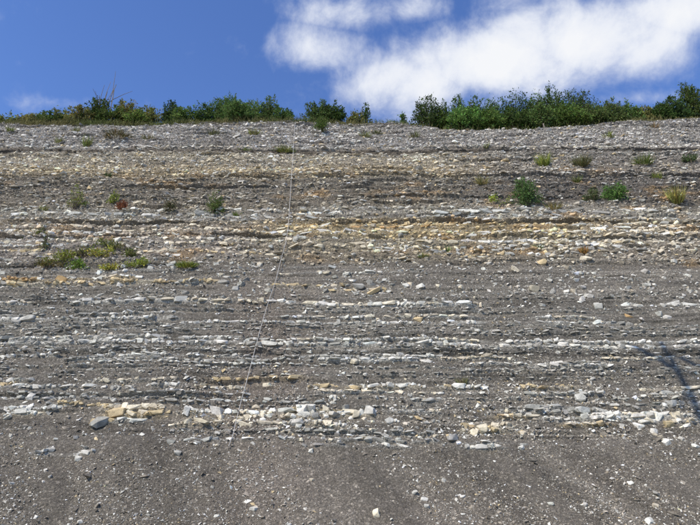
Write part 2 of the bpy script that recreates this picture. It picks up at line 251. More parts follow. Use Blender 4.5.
# ------------------------------------------------------------------ materials
def mat(name, rough=.9, grit=0, attr=None, objcol=False, var=.35, scale=30, bump=.35, bscale=60, bdist=.012, transl=0, base=(.5, .5, .5)):
    m = bpy.data.materials.new(name); m.use_nodes = True; t = m.node_tree; L = t.links.new
    b = t.nodes['Principled BSDF']; b.inputs['Roughness'].default_value = rough; b.inputs['Specular IOR Level'].default_value = .25
    if attr: a = t.nodes.new('ShaderNodeAttribute'); a.attribute_name = attr; src = a.outputs['Color']
    elif objcol: a = t.nodes.new('ShaderNodeObjectInfo'); src = a.outputs['Color']
    else: a = t.nodes.new('ShaderNodeRGB'); a.outputs[0].default_value = (*base, 1); src = a.outputs[0]
    g = t.nodes.new('ShaderNodeNewGeometry')
    n = t.nodes.new('ShaderNodeTexNoise'); n.inputs['Scale'].default_value = scale; n.inputs['Detail'].default_value = 6; n.inputs['Roughness'].default_value = .68
    L(g.outputs['Position'], n.inputs['Vector'])
    r = t.nodes.new('ShaderNodeMapRange'); L(n.outputs[0], r.inputs[0]); r.inputs[1].default_value = .25; r.inputs[2].default_value = .75
    r.inputs[3].default_value = 1-var; r.inputs[4].default_value = 1+var
    fac = r.outputs[0]
    def tm(op, a_, b_):
        q = t.nodes.new('ShaderNodeMath'); q.operation = op
        for i_, z_ in enumerate((a_, b_)):
            if isinstance(z_, (int, float)): q.inputs[i_].default_value = z_
            else: L(z_, q.inputs[i_])
        return q.outputs[0]
    hgt = None
    for sc_ in ((30, 62, 120) if grit else ()):                # small chips too fine to build one by one
        vo = t.nodes.new('ShaderNodeTexVoronoi'); vo.inputs['Scale'].default_value = sc_; L(g.outputs['Position'], vo.inputs['Vector'])
        sx = t.nodes.new('ShaderNodeSeparateColor'); L(vo.outputs['Color'], sx.inputs[0])
        rr = t.nodes.new('ShaderNodeValToRGB'); L(sx.outputs[0], rr.inputs[0]); e = rr.color_ramp.elements
        e[0].position = 0; e[0].color = (.72,)*3+(1,); e[1].position = 1; e[1].color = (1.0,)*3+(1,)
        q = e.new(.86); q.color = (.98,)*3+(1,); q = e.new(.93); q.color = (1.0,)*3+(1,)
        hi = t.nodes.new('ShaderNodeMapRange'); L(sx.outputs[0], hi.inputs[0]); hi.inputs[1].default_value = .90; hi.inputs[2].default_value = 1.0; hi.inputs[3].default_value = 0; hi.inputs[4].default_value = grit
        fac = tm('MULTIPLY', fac, tm('ADD', tm('MULTIPLY', rr.outputs[0], 1.17), hi.outputs[0]))
        hgt = tm('MULTIPLY', sx.outputs[1], .9) if hgt is None else tm('ADD', hgt, tm('MULTIPLY', sx.outputs[1], .5))
    v = t.nodes.new('ShaderNodeVectorMath'); v.operation = 'SCALE'; L(src, v.inputs[0]); L(fac, v.inputs['Scale']); L(v.outputs[0], b.inputs['Base Color'])
    if bump:
        n2 = t.nodes.new('ShaderNodeTexNoise'); n2.inputs['Scale'].default_value = bscale; n2.inputs['Detail'].default_value = 5; n2.inputs['Roughness'].default_value = .7
        L(g.outputs['Position'], n2.inputs['Vector'])
        bp = t.nodes.new('ShaderNodeBump'); bp.inputs['Strength'].default_value = bump; bp.inputs['Distance'].default_value = bdist
        L(tm('ADD', n2.outputs[0], tm('MULTIPLY', hgt, .25)) if hgt else n2.outputs[0], bp.inputs['Height']); L(bp.outputs[0], b.inputs['Normal'])
    if transl:
        tr = t.nodes.new('ShaderNodeBsdfTranslucent'); L(v.outputs[0], tr.inputs[0]); mxs = t.nodes.new('ShaderNodeMixShader'); mxs.inputs[0].default_value = transl
        L(b.outputs[0], mxs.inputs[1]); L(tr.outputs[0], mxs.inputs[2]); L(mxs.outputs[0], t.nodes['Material Output'].inputs[0])
    return m
M_slope = mat('marl_and_shale', .95, grit=.9, attr='Col', var=.45, scale=38, bump=1.0, bscale=30, bdist=.06)
M_stone = mat('limestone_block', .88, objcol=True, var=.42, scale=9, bump=.8, bscale=30, bdist=.02)
M_rub = mat('limestone_rubble', .9, attr='Col', var=.36, scale=14, bump=.6, bscale=40, bdist=.015)
M_leaf = mat('leaves', .85, attr='Col', var=.12, scale=3, bump=0, transl=.3)
M_bark = mat('bark', .9, base=(.11, .085, .06), var=.4, scale=40, bump=.5, bscale=50)
M_grey = mat('dry_wood', .9, base=(.22, .19, .16), var=.3, scale=40, bump=.4)
M_rope = mat('rope_fibre', .8, base=(.42, .40, .36), var=.15, scale=60, bump=.4, bscale=200)
M_ground = mat('gravel_ground', .95, base=(.13, .12, .11), var=.35, scale=8, bump=.7, bscale=30)

# ------------------------------------------------------------------ mesh helpers
def mesh_np(name, V, Fq, material, cols=None, smooth=False):
    """V (n,3); Fq list of (m,k) index arrays"""
    me = bpy.data.meshes.new(name); V = np.ascontiguousarray(V, np.float32)
    if not isinstance(Fq, list): Fq = [Fq]
    loops = np.concatenate([f.ravel() for f in Fq]).astype(np.int32)
    cnt = np.concatenate([np.full(len(f), f.shape[1], np.int32) for f in Fq])
    me.vertices.add(len(V)); me.vertices.foreach_set('co', V.ravel())
    me.loops.add(len(loops)); me.loops.foreach_set('vertex_index', loops)
    me.polygons.add(len(cnt)); me.polygons.foreach_set('loop_start', np.concatenate([[0], np.cumsum(cnt)[:-1]]).astype(np.int32))
    me.polygons.foreach_set('loop_total', cnt)
    me.polygons.foreach_set('use_smooth', np.full(len(cnt), bool(smooth)))
    me.update(calc_edges=True)
    if cols is not None:
        a = me.color_attributes.new('Col', 'FLOAT_COLOR', 'POINT')
        a.data.foreach_set('color', np.concatenate([cols, np.ones((len(cols), 1))], 1).astype(np.float32).ravel())
    me.materials.append(material); return me
def link(name, me, parent=None, loc=None, **props):
    o = bpy.data.objects.new(name, me); COL.objects.link(o)
    if parent: o.parent = parent
    if loc is not None: o.location = tuple(loc)
    for k, v in props.items(): o[k] = v
    return o
def thing(name, loc, label, category, group=None):
    o = link(name, None, loc=loc, label=label, category=category); o.empty_display_size = .2
    if group: o['group'] = group
    return o
def tube(points, radii, sides=6):
    P = np.array(points, float); n = len(P); T = np.gradient(P, axis=0); T /= np.linalg.norm(T, axis=1)[:, None]+1e-9
    ref = np.array([0, 0, 1.]) if abs(T[:, 2]).mean() < .8 else np.array([1., 0, 0])
    A = np.cross(T, ref); A /= np.linalg.norm(A, axis=1)[:, None]+1e-9; B = np.cross(T, A)
    th = np.arange(sides)*2*np.pi/sides
    V = (P[:, None]+np.array(radii)[:, None, None]*(np.cos(th)[None, :, None]*A[:, None]+np.sin(th)[None, :, None]*B[:, None])).reshape(-1, 3)
    i = np.arange(n-1)[:, None]*sides; j = np.arange(sides)[None]; k = (j+1) % sides
    Fq = np.stack([i+j, i+k, i+sides+k, i+sides+j], -1).reshape(-1, 4)
    return V, Fq
def joined(parts):
    Vs, Fs, b = [], [], 0
    for V, Fq in parts: Vs.append(V); Fs.append(Fq+b); b += len(V)
    return np.concatenate(Vs), np.concatenate(Fs)

# ------------------------------------------------------------------ ground and the cut itself
gx = np.array([-6000, -600, -80, -30, -10, 0, 10, 30, 80, 600, 6000.]); gy = np.array([-6000, -600, -80, -30, -10, 0, 6.7, 30, 90, 600, 6000.])
X, Y = np.meshgrid(gx, gy); n = len(gx)
idx = np.arange(n*n).reshape(n, n); Fq = np.stack([idx[:-1, :-1], idx[:-1, 1:], idx[1:, 1:], idx[1:, :-1]], -1).reshape(-1, 4)
link('ground', mesh_np('ground', np.stack([X, Y, 0*X], -1).reshape(-1, 3), Fq, M_ground), kind='structure')

xf = np.arange(-16.9, 16.9, .053); ext = 16.9+np.cumsum(.06*1.16**np.arange(38)); xs = np.concatenate([-ext[::-1], xf, ext])
smax = float(cs.max())
sf = np.concatenate([np.arange(0, 1.4, .06), np.arange(1.4, 8, .031), np.arange(8, 12, .037), np.arange(12, smax+.6, .047)])
sf = np.concatenate([sf, sf[-1]+np.cumsum(.05*1.22**np.arange(33))])
sf = sf[sf < 59]
X, S = np.meshgrid(xs, sf); P, _ = surf(X, S); C = base_col(X, S, True); um = sst(s_of(268), s_of(255), S)[..., None]; C = C*(1-um)+(C*.95*.6+np.array([.21, .165, .115])*.4)*um       # upper half: brown marl tint, plus darkening painted in as shade between the stones
# plateau behind the crest is earthy
ov = sst(.1, .8, S-s_crest(X))[..., None]; C = C*(1-ov)+np.array([.10, .085, .05])*ov
r, c = X.shape; idx = np.arange(r*c).reshape(r, c); Fq = np.stack([idx[:-1, :-1], idx[:-1, 1:], idx[1:, 1:], idx[1:, :-1]], -1).reshape(-1, 4)
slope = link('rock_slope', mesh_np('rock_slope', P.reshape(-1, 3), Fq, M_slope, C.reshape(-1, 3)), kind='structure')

# ------------------------------------------------------------------ stones
def tone(name, n, sd=.16):
    c = np.array(TONE[name])[None]*np.exp(rng.normal(0, sd, (n, 1)))
    return c*(1+rng.normal(0, .008, (n, 3)))
stones = []          # dict of arrays: centre, size (w,d,h), yaw/pitch/roll, colour
def add_stones(x, s, w, h, d, colr, tilt=.08, sink=.32, lie=False):
    n = len(x)
    p, nrm = surf(x, s)
    sc = s_crest(x)
    eul = np.stack([rng.normal(0, tilt, n), rng.normal(0, tilt, n), rng.normal(0, tilt*2.2, n)], -1)
    if lie: eul[:, 0] += R(34)+rng.normal(0, .25, n); eul[:, 2] += rng.uniform(-.9, .9, n)
    off = np.minimum(d, h*1.2+.05)*(.5-sink)
    cpos = p+nrm*off[:, None]*.55
    if not lie: cpos[:, 1] += d*.22
    stones.append(dict(c=cpos, z=np.stack([w, d, h], -1), e=eul, col=colr, s=np.asarray(s, float), x=np.asarray(x, float)))
for (row, th, tones, ranges, cov, bw) in BEDS:
    sc = float(s_of(row)); pm = float(ppm(sc))
    for (a, b) in ranges:
        xa, xb = float(x_of(a, sc)), float(x_of(b, sc)); x = xa; L = []
        while x < xb:
            w = bw*(.72 if row > 262 else .85)/pm*float(np.clip(rng.lognormal(0, .55), .3, 2.6))
            g = vn(np.array([x*.9]), np.array([row*1.3]), 201)[0]
            if rng.random() < cov*((.5+1.3*g) if row > 262 else (.35+1.25*g)): L.append((x+w/2, w))
            x += w*rng.uniform(.98, 1.12)
        if not L: continue
        L = np.array(L); n = len(L); hh = th/pm*rng.uniform(.6, 1.12, n)*.95
        st = sc+.05*fbm(L[:, 0]*.35, 0*L[:, 0]+sc*.5, 3, 2)*-1+rng.normal(0, .16, n)*hh
        tn = np.array([tones[min(int(v*len(tones)), len(tones)-1)] for v in np.clip(vn(L[:, 0]*.8, 0*L[:, 0]+row, 202)*.75+rng.uniform(0, .3, n), 0, .999)])
        cl = np.zeros((n, 3))
        for t in set(tn): m = tn == t; cl[m] = tone(t, m.sum())
        add_stones(L[:, 0], st, np.minimum(L[:, 1]*rng.uniform(.95, 1.2, n), hh*4.8), hh*rng.uniform(.7, 1.4, n), np.clip(hh*1.5, .10, .4)*rng.uniform(.8, 1.2, n), cl, tilt=.14, sink=rng.uniform(.28, .62, n) if row > 262 else rng.uniform(.34, .62, n))
        # broken bits of the same bed, on it and spilled just below
        m_ = 4; xb_ = np.repeat(L[:, 0], m_)+rng.normal(0, .6, n*m_)*np.repeat(L[:, 1], m_); sb_ = np.repeat(st, m_)-np.abs(rng.normal(0, 1.0, n*m_))*np.repeat(hh, m_)*.55+.4*np.repeat(hh, m_)
        wb_ = np.clip(np.repeat(hh, m_)*rng.lognormal(-.75, .45, n*m_), .018, .16); cb_ = np.repeat(cl, m_, 0)*np.exp(rng.normal(-.02, .2, (n*m_, 1)))
        add_stones(xb_, sb_, wb_*rng.uniform(1, 1.7, n*m_), wb_*rng.uniform(.4, .8, n*m_), wb_*rng.uniform(.7, 1.1, n*m_), cb_, tilt=.35, sink=rng.uniform(.2, .5, n*m_))

# rubble courses of the upper half, row by row
s0, s1 = float(s_of(263)), float(cs.max())+.35; s = s0
while s < s1:
    py = float(py_of(s)); hrow = float(rng.uniform(.045, .085)); pm = float(ppm(s))
    xx = []; x = -16.6
    while x < 16.6:
        w = float(np.clip(rng.lognormal(math.log(.054), .56), .025, .30)); xx.append((x, w)); x += w*rng.uniform(.95, 1.6)
    xx = np.array(xx); n = len(xx); X = xx[:, 0]; Sx = s+rng.normal(0, .022, n)+.05*fbm(X*.6, 0*X+s, 211, 2)
    keep = (Sx < s_crest(X)-.02)
    dens = np.interp(py, [118, 147, 149, 152, 155, 178, 182, 205, 210, 258, 264], [.95, .92, .3, .3, .85, .7, .55, .5, .5, .5, .25])
    keep &= rng.random(n) < dens*(.55+.9*vn(X*.8, Sx*1.4, 210))
    X, Sx, W = X[keep], Sx[keep], xx[keep, 1]; n = len(X)
    if n:
        b = base_col(X, Sx); lum = b.mean(1, keepdims=True)
        k = rng.random(n); cl = b*np.exp(rng.normal(.42, .27, (n, 1)))*np.array([1.03, 1.0, .94])
        light = k < .22*np.clip((lum[:, 0]/.27)**2, 0, 1)*(.3+1.3*vn(X*.5, Sx*3.5, 212)); cl[light] = tone('white', light.sum(), .22)*.78
        yy = (k > .95) & (Sx > s_of(255)); cl[yy] = tone('beige', yy.sum(), .25)*.85
        h = np.minimum(W*rng.uniform(.4, .85, n), hrow*1.2)
        add_stones(X, Sx, W, h, np.clip(W*rng.uniform(.7, 1.2, n), .06, .35), cl, tilt=.24, sink=rng.uniform(.25, .55, n))
    s += hrow*.62

# loose rubble strewn over the shale
for (n, r0, r1, p0, p1, wm_) in ((1700, 258, 300, 230, 730, .055), (900, 262, 300, -20, 260, .05), (1500, 300, 400, -20, 730, .045), (900, 395, 450, -20, 730, .055)):
    py = r0+(r1-r0)*rng.random(n)**1.25; sx_ = s_of(py); xx_ = x_of(rng.uniform(p0, p1, n), sx_); k = vn(xx_*.9, sx_*.9, 230) > rng.uniform(.2, .75, n); xx_, sx_ = xx_[k], sx_[k]; n = len(xx_)
    w = np.clip(rng.lognormal(math.log(wm_), .5, n), .025, .22); kk = rng.random(n)
    cl = tone('white', n, .22)*.85; cl[kk < .3] = tone('grey', (kk < .3).sum(), .25); cl[kk > .86] = tone('cream', (kk > .86).sum(), .2)*.9
    add_stones(xx_, sx_, w, w*rng.uniform(.4, .8, n), w*rng.uniform(.6, 1, n), cl, tilt=.3, sink=rng.uniform(.25, .55, n), lie=False)
# choose the 300 largest in view as single stones, the rest joined
K = {k: np.concatenate([d[k] for d in stones]) for k in stones[0]}
pxs, pys, pp = px_of(K['x'], K['s']), py_of(K['s']), ppm(K['s'])
size = K['z'][:, 0]*K['z'][:, 2]*pp*pp*((pxs > 3) & (pxs < 697) & (pys < 522))
order = np.argsort(-size); big = order[:300]; rest = order[300:]
def rots(e):
    cx, sx = np.cos(e[:, 0]), np.sin(e[:, 0]); cy, sy = np.cos(e[:, 1]), np.sin(e[:, 1]); cz, sz = np.cos(e[:, 2]), np.sin(e[:, 2])
    return np.stack([np.stack([cz*cy, cz*sy*sx-sz*cx, cz*sy*cx+sz*sx], -1), np.stack([sz*cy, sz*sy*sx+cz*cx, sz*sy*cx-cz*sx], -1), np.stack([-sy, cy*sx, cy*cx], -1)], 1)
CUBE = np.array([(x, y, z) for z in (-.5, .5) for y in (-.5, .5) for x in (-.5, .5)])
CF = np.array([(0, 2, 3, 1), (4, 5, 7, 6), (0, 1, 5, 4), (2, 6, 7, 3), (0, 4, 6, 2), (1, 3, 7, 5)])
def proto(i, npts):
    """an angular broken stone: hull of jittered box corners and points on its faces"""
    r_ = random.Random(900+i); bm = bmesh.new()
    for q in CUBE:
        k = r_.uniform(.45, 1.0); bm.verts.new((q[0]*r_.uniform(.34, 1.12), q[1]*r_.uniform(.4, 1.05), q[2]*r_.uniform(.3, 1.08)))
    for j in range(npts):
        q = [r_.uniform(-.42, .42) for _ in range(3)]; ax = r_.randrange(3); q[ax] = r_.choice((-1, 1))*r_.uniform(.44, .56); bm.verts.new(q)
    g = bmesh.ops.convex_hull(bm, input=bm.verts[:]); bmesh.ops.delete(bm, geom=list({e for e in g['geom_interior'] if isinstance(e, bmesh.types.BMVert)}), context='VERTS')
    bmesh.ops.triangulate(bm, faces=bm.faces[:]); bm.verts.index_update()
    v = np.array([q.co[:] for q in bm.verts]); f = np.array([[q.index for q in fc.verts] for fc in bm.faces]); bm.free(); return v, f
PROTO = [proto(i, 4+i % 5) for i in range(40)]
def boxes(c, z, e, col):
    pick = rng.integers(0, len(PROTO), len(c)); Vs, Fs, Cs, b = [], [], [], 0
    flip = rng.choice([-1., 1.], len(c))
    for i, (pv, pf) in enumerate(PROTO):
        m = np.where(pick == i)[0]
        if not len(m): continue
        v = pv[None].repeat(len(m), 0)*(1+rng.normal(0, .07, (len(m), len(pv), 3)))
        e2 = e[m].copy(); e2[:, 2] += np.where(flip[m] > 0, 0, math.pi)
        v = np.einsum('nij,nkj->nki', rots(e2), v*z[m][:, None])+c[m][:, None]
        Vs.append(v.reshape(-1, 3)); Fs.append((pf[None]+len(pv)*np.arange(len(m))[:, None, None]).reshape(-1, 3)+b); b += len(m)*len(pv)
        Cs.append(np.repeat(np.clip(col[m], .02, .8), len(pv), 0))
    return np.concatenate(Vs), np.concatenate(Fs), np.concatenate(Cs)
OCT = np.array([(.5, 0, 0), (-.5, 0, 0), (0, .5, 0), (0, -.5, 0), (0, 0, .5), (0, 0, -.5)])
OF = np.array([(0, 2, 4), (2, 1, 4), (1, 3, 4), (3, 0, 4), (2, 0, 5), (1, 2, 5), (3, 1, 5), (0, 3, 5)])
def shards(c, z, e, col):
    n = len(c); v = OCT[None]*(1+rng.uniform(-.4, .25, (n, 6, 3)))+rng.normal(0, .1, (n, 6, 3))
    v = np.einsum('nij,nkj->nki', rots(e), v*z[:, None]*1.25)+c[:, None]
    return v.reshape(-1, 3), (OF[None]+6*np.arange(n)[:, None, None]).reshape(-1, 3), np.repeat(np.clip(col, .02, .8), 6, 0)
tiny = rest[K['z'][rest, 0]*pp[rest] < 3.4]; rest = rest[K['z'][rest, 0]*pp[rest] >= 3.4]
v, f, cl = shards(K['c'][tiny], K['z'][tiny], K['e'][tiny], K['col'][tiny])
link('stone_fragments', mesh_np('stone_fragments', v, f, M_rub, cl), slope, kind='stuff')
v, f, cl = boxes(K['c'][rest], K['z'][rest], K['e'][rest], K['col'][rest])
link('stone_rubble', mesh_np('stone_rubble', v, f, M_rub, cl), slope, kind='stuff')
def stone_mesh(i, taper=0.):
    pv, pf = proto(500+i, 5+i % 4); bm = bmesh.new(); vs_ = [bm.verts.new(q) for q in pv]
    for q in pf: bm.faces.new([vs_[k] for k in q])
    bmesh.ops.dissolve_limit(bm, angle_limit=R(9), verts=bm.verts[:], edges=bm.edges[:])
    for vtx in bm.verts:
        if vtx.co.z < 0: vtx.co.x *= 1-taper*.6
    bmesh.ops.bevel(bm, geom=bm.edges[:], offset=.025, segments=1, affect='EDGES', clamp_overlap=True)
    me = bpy.data.meshes.new('stone'); bm.to_mesh(me); bm.free(); me.materials.append(M_stone); return me
SM = [stone_mesh(i, .35 if i % 4 == 0 else 0) for i in range(24)]
for k, i in enumerate(big):
    o = link('stone', SM[k % 24], slope, K['c'][i]); o.scale = tuple(K['z'][i]*1.04); o.rotation_euler = tuple(K['e'][i]); o.color = (*np.clip(K['col'][i], .03, .8), 1)

# chips: flat splinters over shale and scree
def chips(n, rows, smed, ssd, palef, seedn, clump=1.0, smax=.14):
    py = rng.uniform(rows[0], rows[1], n*3); s = s_of(py); px = rng.uniform(-25, 725, n*3); x = x_of(px, s)
    dn = .40*vn(x*.7, s*.7, seedn)+.45*vn(x*2.4+s*1.2, s*.7, seedn+1)+.30*vn(x*6, s*6, seedn+2)
    keep = rng.random(n*3) < np.clip((dn-.46)*3.6*clump+.10, .03, 1); x, s = x[keep][:n], s[keep][:n]; n = len(x)
    p, nr = surf(x, s); L = np.clip(rng.lognormal(math.log(smed), ssd, n), .008, smax)
    sz = np.stack([L, L*rng.uniform(.45, .95, n), L*rng.uniform(.18, .5, n)], -1)
    e = np.stack([R(40)+rng.normal(0, .3, n), rng.normal(0, .3, n), rng.uniform(-3.1, 3.1, n)*.5], -1)
    v = OCT[None]*(1+rng.uniform(-.45, .25, (n, 6, 3)))+rng.normal(0, .09, (n, 6, 3))
    v = np.einsum('nij,nkj->nki', rots(e), v*sz[:, None]*1.25)+(p+nr*(sz[:, 2:]*.22))[:, None]
    b = base_col(x, s)*np.exp(rng.normal(.25, .3, (n, 1))); k = rng.random(n)
    pale = k < palef; b[pale] = tone('white', pale.sum(), .25)*.92
    bg = (k >= palef) & (k < palef*1.12); b[bg] = tone('beige', bg.sum(), .25)*.9
    return v.reshape(-1, 3), (OF[None]+6*np.arange(n)[:, None, None]).reshape(-1, 3), np.repeat(np.clip(b, .02, .8), 6, 0)
for nm, a in (('scree_chips', (40000, (424, 545), .0135, .62, .30, 300)), ('shale_chips', (31000, (258, 440), .026, .55, .32, 310)), ('rubble_chips', (7000, (126, 262), .05, .4, .22, 320))):
    v, f, cl = chips(*a); link(nm, mesh_np(nm, v, f, M_rub, cl), slope, kind='stuff')

# ------------------------------------------------------------------ single loose stones lying on the face and the scree
G1 = 'loose stones on the scree'
SLAB = 'pale limestone chip loose on the scree'
MIDS = 'pale stone on shale below the rubble band'
BEDS_L = 'cream block loose at the lowest bed'
LOOSE = [
 (534, 289, 11, 8, 'cream', MIDS), (543, 304, 7, 6, 'white', MIDS), (597, 304, 9, 6, 'white', MIDS), (660, 313, 8, 6, 'white', MIDS), (668, 317, 9, 6, 'white', MIDS), (646, 286, 9, 5, 'white', MIDS), (583, 287, 7, 4, 'white', MIDS),
 (666, 259, 8, 6, 'white', MIDS), (674, 261, 6, 5, 'white', MIDS), (629, 313, 9, 4, 'tan', 'small rusty tan flake lying on shale under the yellow rubble band'),
 (585, 260, 13, 6, 'cream', 'flat cream slab at the lower edge of the rubble band beside an orange tuft'), (543, 262, 10, 6, 'beige', 'beige block at the lower edge of the rubble band, alone in shale'),
 (515, 269, 15, 6, 'cream', 'flat cream slab lying alone on shale just under the rubble band'), (418, 320, 11, 7, 'beige', 'single beige stone sitting on a thin white bed'),
 (359, 286, 13, 7, 'grey', 'grey flat block beside a long rounded beige one'), (374, 291, 20, 6, 'beige', 'long rounded beige stone beside a grey flat block'),
 (582, 411, 15, 8, 'blue', 'blue-grey boulder jutting from the lowest pale bed over its own shadow'), (656, 417, 11, 12, 'white', 'tall white block standing in the lowest pale bed'),
 (654, 432, 9, 8, 'white', 'round white stone lying below a tall white block'), (668, 426, 11, 7, 'beige', 'beige stone with yellow rim beside a tall white block'), (695, 450, 9, 5, 'white', SLAB), (686, 427, 10, 4, 'white', BEDS_L),
 (484, 429, 11, 9, 'cream', BEDS_L), (495, 430, 11, 6, 'beige', BEDS_L), (475, 431, 9, 8, 'cream', BEDS_L), (523, 432, 7, 9, 'cream', BEDS_L), (356, 415, 10, 9, 'cream', 'rounded cream block alone at the end of the lowest yellow bed'),
 (79, 460, 7, 7, 'white', SLAB), (32, 400, 8, 7, 'white', 'pale pointed block sticking out of grey shale above the lowest yellow bed'), (45, 455, 10, 5, 'white', SLAB), (52, 453, 8, 6, 'white', SLAB), (86, 452, 8, 6, 'grey', SLAB),
 (101, 425, 20, 8, 'grey', 'long grey block hanging under the lowest yellow bed'), (414, 491, 10, 4, 'white', SLAB), (424, 497, 10, 3.5, 'white', SLAB), (427, 504, 6, 5, 'white', SLAB), (376, 515, 8, 8, 'cream', 'cream lump lying loose low on the brown scree'),
 (311, 455, 6, 7, 'white', SLAB), (369, 443, 13, 6, 'grey', 'tilted grey slab poking out of the scree'), (245, 480, 7, 4, 'white', SLAB), (254, 508, 10, 5, 'white', SLAB), (585, 504, 7, 6, 'white', SLAB), (655, 507, 8, 6, 'cream', SLAB),
 (551, 504, 7, 4, 'white', SLAB), (657, 495, 9, 5, 'grey', SLAB), (178, 457, 8, 7, 'grey', SLAB), (12, 482, 7, 4, 'white', SLAB), (148, 515, 8, 4, 'grey', SLAB), (80, 521, 6, 5, 'white', SLAB), (50, 476, 5, 4, 'white', SLAB),
 (650, 521, 12, 5, 'white', SLAB), (600, 425, 8, 5, 'beige', BEDS_L), (216, 515, 6, 4, 'white', SLAB), (463, 494, 6, 5, 'white', SLAB), (312, 482, 5, 4, 'cream', SLAB)]
LM = [stone_mesh(40+i, .4) for i in range(8)]
for k, (px, py, w, h, t, lab) in enumerate(LOOSE):
    s = float(s_of(py)); x = float(x_of(px, s)); pm = float(ppm(s)); W, H = w/pm, h/pm
    p, nr = surf(np.array([x]), np.array([s])); p = p[0]+nr[0]*H*.04
    o = link('loose_stone', LM[k % 8], None, p, label=lab, category='stone', group=G1)
    o.scale = (W*1.05, max(H*.9, W*.6), H*(.8 if lab == SLAB else 1.0)); o.rotation_euler = (R(18)+rng.normal(0, .15), rng.normal(0, .22), rng.normal(0, .45)); o.color = (*tone(t, 1, .12)[0]*(.86 if lab in (SLAB, MIDS) else 1.0), 1)

# ------------------------------------------------------------------ rope hanging down the face
rp = [(295.5, 121), (294.5, 133), (293, 160), (291.5, 180), (290, 205), (288.5, 228), (286, 245), (281, 262), (276, 280), (271, 296), (266, 312), (260, 333), (253, 360), (246, 388), (240, 412), (236, 428), (234, 438), (232.5, 444), (229, 452)]
rp = np.array(rp); tt = np.linspace(0, len(rp)-1, 150); rx, ry = np.interp(tt, range(len(rp)), rp[:, 0]), np.interp(tt, range(len(rp)), rp[:, 1])
ss = s_of(ry); p, nr = surf(x_of(rx, ss), ss)
lift = disp(x_of(rx, ss), ss); mxl = np.array([lift[max(0, i-5):i+6].max() for i in range(len(lift))]); mxl = np.convolve(np.pad(mxl, 4, 'edge'), np.ones(9)/9, 'valid')
p = p+nr*(np.maximum(mxl-lift, 0)+.03)[:, None]
v, f = tube(p, np.linspace(.0085, .0062, len(p)), 6); link('rope', mesh_np('rope', v, f, M_rope, smooth=True), label='thin pale rope hanging down the rock face from the grassy crest', category='rope')

